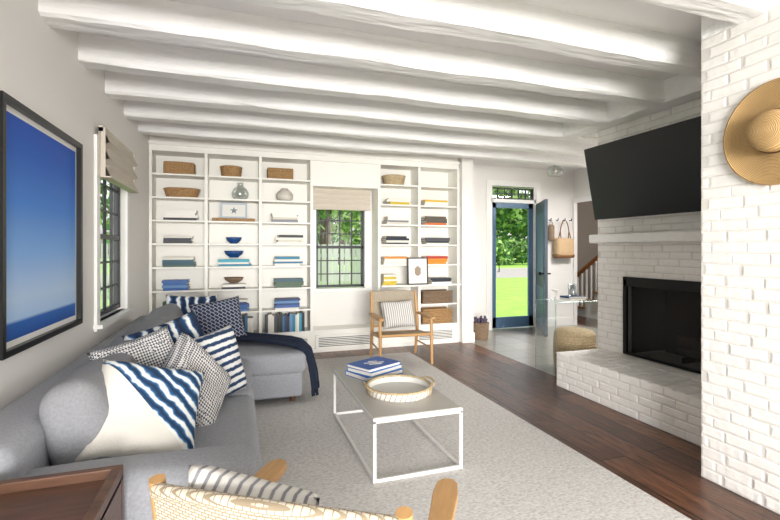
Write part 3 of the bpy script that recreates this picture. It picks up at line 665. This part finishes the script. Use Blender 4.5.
for i in range(6): bb.rbox(cxp(2,.14),cxp(2,.64),YC-.09,YC+.09,SZ[0]+.003+i*.024,SZ[0]+.022+i*.024,WICK,r=.006,n=1)
bb.box(cxp(2,.16),cxp(2,.62),YC-.08,YC+.08,SZ[0]+.002,SZ[0]+.135,WICK); bb.done('wicker_basket')
def sbasket(k,z,hh_,m):
    bb=B()
    x0,x1=cxp(k,.1),cxp(k,.86)
    bb.box(x0+.02,x1-.02,YC-.09,YC+.09,z+.001,z+hh_*.96,m)
    for i in range(8):
        zz=z+.015+i*hh_/8; n=22
        pts=[(x0+(x1-x0)*j/n,YC-.094+(.006 if (i+j)%2 else -.006),zz) for j in range(n+1)]
        bb.tube(pts,hh_/17,m,6)
    bb.tube([(x0,YC-.1,z+hh_),(x1,YC-.1,z+hh_)],.013,m,8); bb.tube([(x0,YC+.1,z+hh_),(x1,YC+.1,z+hh_)],.013,m,8)
    bb.done('storage_basket')
sbasket(5,SZ[6],.17,WICKD); sbasket(5,.286,.20,WICK); sbasket(4,.286,.20,WICK)
bb=B(); bb.lathe([(0,0),(.07,.0),(.10,.04),(.105,.09),(.08,.14),(.04,.17),(.035,.20),(.05,.22)],(cxp(1,.62),YC,SZ[1]+.001),VGLASS,28); bb.done('glass_vase')
bb=B(); bb.lathe([(0,0),(.07,.0),(.105,.04),(.11,.08),(.09,.12),(.05,.15),(.045,.165),(.035,.16),(0,.14)],(cxp(2,.48),YC,SZ[1]+.001),mat('stone_ceramic','#cfc9bf',.5,noise_amt=.15,nscale=12),28); bb.done('ceramic_vase')
def bowl(k,t,z,r,h,m):
    bb=B(); bb.lathe([(0,0),(r*.45,0),(r*.5,h*.12),(r*.85,h*.5),(r,h),(r*.95,h),(r*.78,h*.5),(r*.4,h*.18),(0,h*.15)],(cxp(k,t),YC,z+.001),m,28); bb.done('bowl')
bowl(1,.5,SZ[3],.10,.08,BLUECER); bowl(1,.5,SZ[4]+.108,.12,.085,BLUECER); bowl(1,.5,SZ[5]+.072,.12,.07,WICKD)
bb=B(); bb.rbox(cxp(1,.1),cxp(1,.9),YC-.09,YC+.08,SZ[2]+.001,SZ[2]+.04,WICK,r=.012); bb.done('woven_tray')
def frame(name,x,y,z,w,hh_,fm,f,inner,lean=8):
    bb=B(); bb.box(-w/2,w/2,-.01,.01,0,f,fm); bb.box(-w/2,w/2,-.01,.01,hh_-f,hh_,fm); bb.box(-w/2,-w/2+f,-.01,.01,f,hh_-f,fm); bb.box(w/2-f,w/2,-.01,.01,f,hh_-f,fm)
    bb.box(-w/2+f,w/2-f,-.002,.006,f,hh_-f,CERAM)
    inner(bb,w,hh_)
    bb.done(name,Matrix.Translation((x,y,z))@Matrix.Rotation(math.radians(-lean),4,'X'))
def star(bb,w,h_):
    G=mat('print_grey','#7b8793',.7); pts=[]
    for k in range(10):
        r_=(.05 if k%2==0 else .02); a=math.pi/2+k*math.pi/5; pts.append((r_*math.cos(a),-.004,h_/2+r_*math.sin(a)))
    bb.quadmesh(pts,[tuple(range(10))],G)
def sketch(bb,w,h_):
    G=mat('print_sepia','#9a8a78',.7); bb.M=Matrix.Identity(4)
    bb.quadmesh([(.045*math.cos(a*.5236)*(1+.2*(a%2)),-.004,h_/2+.07*math.sin(a*.5236)) for a in range(12)],[tuple(range(12))],G)
frame('framed_print',cxp(1,.5),YC,SZ[2]+.042,.32,.20,mat('frame_silver','#b9c4d0',.4),.022,star)
frame('framed_print',2.40,Y0-.065,.864,.31,.38,mat('frame_dark','#2a2522',.4),.016,sketch,lean=3)

# ---------------------------------------------------------------- exterior
GRASS=mat('grass','#85b442',.9,noise_amt=.2,nscale=3,bump=.6,bscale=30,bdist=.05)
b=B(); b.box(-30,60,6.82,21,-.3,-.15,GRASS); b.box(-30,60,21,32,-.3,-.14,mat('driveway_gravel','#8e8b87',.9,noise_amt=.1,nscale=6)); b.box(-30,60,32,90,-.3,-.15,GRASS); b.box(-30,-1.15,-5,6.82,-.3,-.15,GRASS); b.done('lawn_ground')
simple('porch_step',3.6,5.4,6.82,7.5,-.15,-.03,m=mat('bluestone','#8e9296',.8))
LEAF1=mat('leaf_a','#6b9640',.8,noise_amt=.4,nscale=4); LEAF2=mat('leaf_b','#497838',.8,noise_amt=.4,nscale=4); LEAF3=mat('leaf_c','#9bbd66',.8,noise_amt=.3,nscale=4); BARK=mat('bark','#5b4a3a',.9)
def tree(x,y,h,r,n,ls,name='tree',trunk=True):
    b=B()
    if trunk: b.tube([(x,y,-.2),(x+.1,y,h*.35),(x,y+.1,h*.7)],[r*.09,r*.06,r*.03],BARK,8)
    blobs=[(x+rr(-.6,.6)*r,y+rr(-.6,.6)*r,h*rr(.35,.85) if trunk else h*rr(.2,.7),r*rr(.4,.65)) for _ in range(12)]
    per=n//12
    for (cx,cy,cz,br) in blobs:
        for _ in range(per):
            v=Vector((rr(-1,1),rr(-1,1),rr(-1,1))); v=v.normalized()*br*rr(.6,1.05)
            c=Vector((cx,cy,cz))+v; a=Vector((rr(-1,1),rr(-1,1),rr(-1,1))).normalized()*ls*rr(.6,1.3); d=a.cross(v).normalized()*ls*rr(.4,.9)
            b.quadmesh([c-a,c+d*.8,c+a,c-d*.8],[(0,1,2,3)],random.choice((LEAF1,LEAF2,LEAF3)))
    b.done(name)
for (x,y,h,r) in ((18,48,11,5),(26.5,48,12,5.5),(35,47,11,5.5),(43,50,13,6),(10,45,10,5)): tree(x,y,h,r,2800,.45)
tree(9.6,17.5,7.5,1.7,3000,.14)
for x in (20.5,24,27.5,31): tree(x,39,2.6,1.7,1500,.25,'shrub',False)
tree(4,22,8,4,2400,.25); tree(-3,20,8,4,2000,.25); tree(-7,9,6,2.5,2400,.16); tree(-7,15,6,3,2000,.18); tree(-8,22,8,4,1600,.2)
b=B(); FW=mat('fence_grey','#aeb1b0',.6)
for k in range(60): b.box(-3+k*.16,-3+k*.16+.13,12,12.03,-.15,1.5,FW)
b.box(-3,6.6,12.03,12.07,.2,.3,FW); b.box(-3,6.6,12.03,12.07,1.15,1.25,FW); b.done('picket_fence')

# ---------------------------------------------------------------- light
w=bpy.data.worlds.new('world'); SC.world=w; w.use_nodes=True; nt=w.node_tree; bg=nt.nodes['Background']
sky=nt.nodes.new('ShaderNodeTexSky'); sky.sky_type='NISHITA'; sky.sun_disc=False; sky.sun_elevation=math.radians(50); sky.sun_rotation=math.radians(90); sky.air_density=1.0; sky.dust_density=3
hs=nt.nodes.new('ShaderNodeHueSaturation'); hs.inputs['Saturation'].default_value=.3
nt.links.new(sky.outputs[0],hs.inputs['Color']); nt.links.new(hs.outputs[0],bg.inputs[0]); bg.inputs[1].default_value=.34
s=bpy.data.lights.new('sun','SUN'); s.energy=4.0; s.angle=math.radians(1); s.color=(1,.95,.86); so=bpy.data.objects.new('sun',s); SC.collection.objects.link(so)
so.rotation_euler=(math.radians(12),math.radians(42),0)
def area(name,loc,rot,sx_,sy_,e,col=(1,.975,.945)):
    l=bpy.data.lights.new(name,'AREA'); l.shape='RECTANGLE'; l.size=sx_; l.size_y=sy_; l.energy=e; l.color=col
    o=bpy.data.objects.new(name,l); SC.collection.objects.link(o); o.location=loc; o.rotation_euler=[math.radians(a) for a in rot]; return o
area('softbox_light',(-.4,-6.5,1.5),(90,0,-14),4.8,2.6,1500)
area('bounce_light',(.3,-.5,.7),(165,0,0),2.2,1.2,16)
area('foyer_fill_light',(5.2,4.7,2.5),(0,0,0),.8,.8,70)
l=bpy.data.lights.new('hall_fill_light','POINT'); l.energy=30; l.shadow_soft_size=.15; o=bpy.data.objects.new('hall_fill_light',l); SC.collection.objects.link(o); o.location=(7,6.0,1.9)  # added point light to brighten the hall and stairs; no lamp there

# ---------------------------------------------------------------- camera
cd=bpy.data.cameras.new('camera'); cam=bpy.data.objects.new('camera',cd); SC.collection.objects.link(cam); SC.camera=cam
cd.sensor_width=36; cd.lens=36*450/780; cd.shift_y=-10/780; cd.clip_start=.05; cd.clip_end=300
cam.location=(0,0,1.35); cam.rotation_euler=(math.radians(90),0,-math.atan(152/450))
SC.view_settings.view_transform='Standard'; SC.view_settings.look='None'; SC.view_settings.exposure=.25
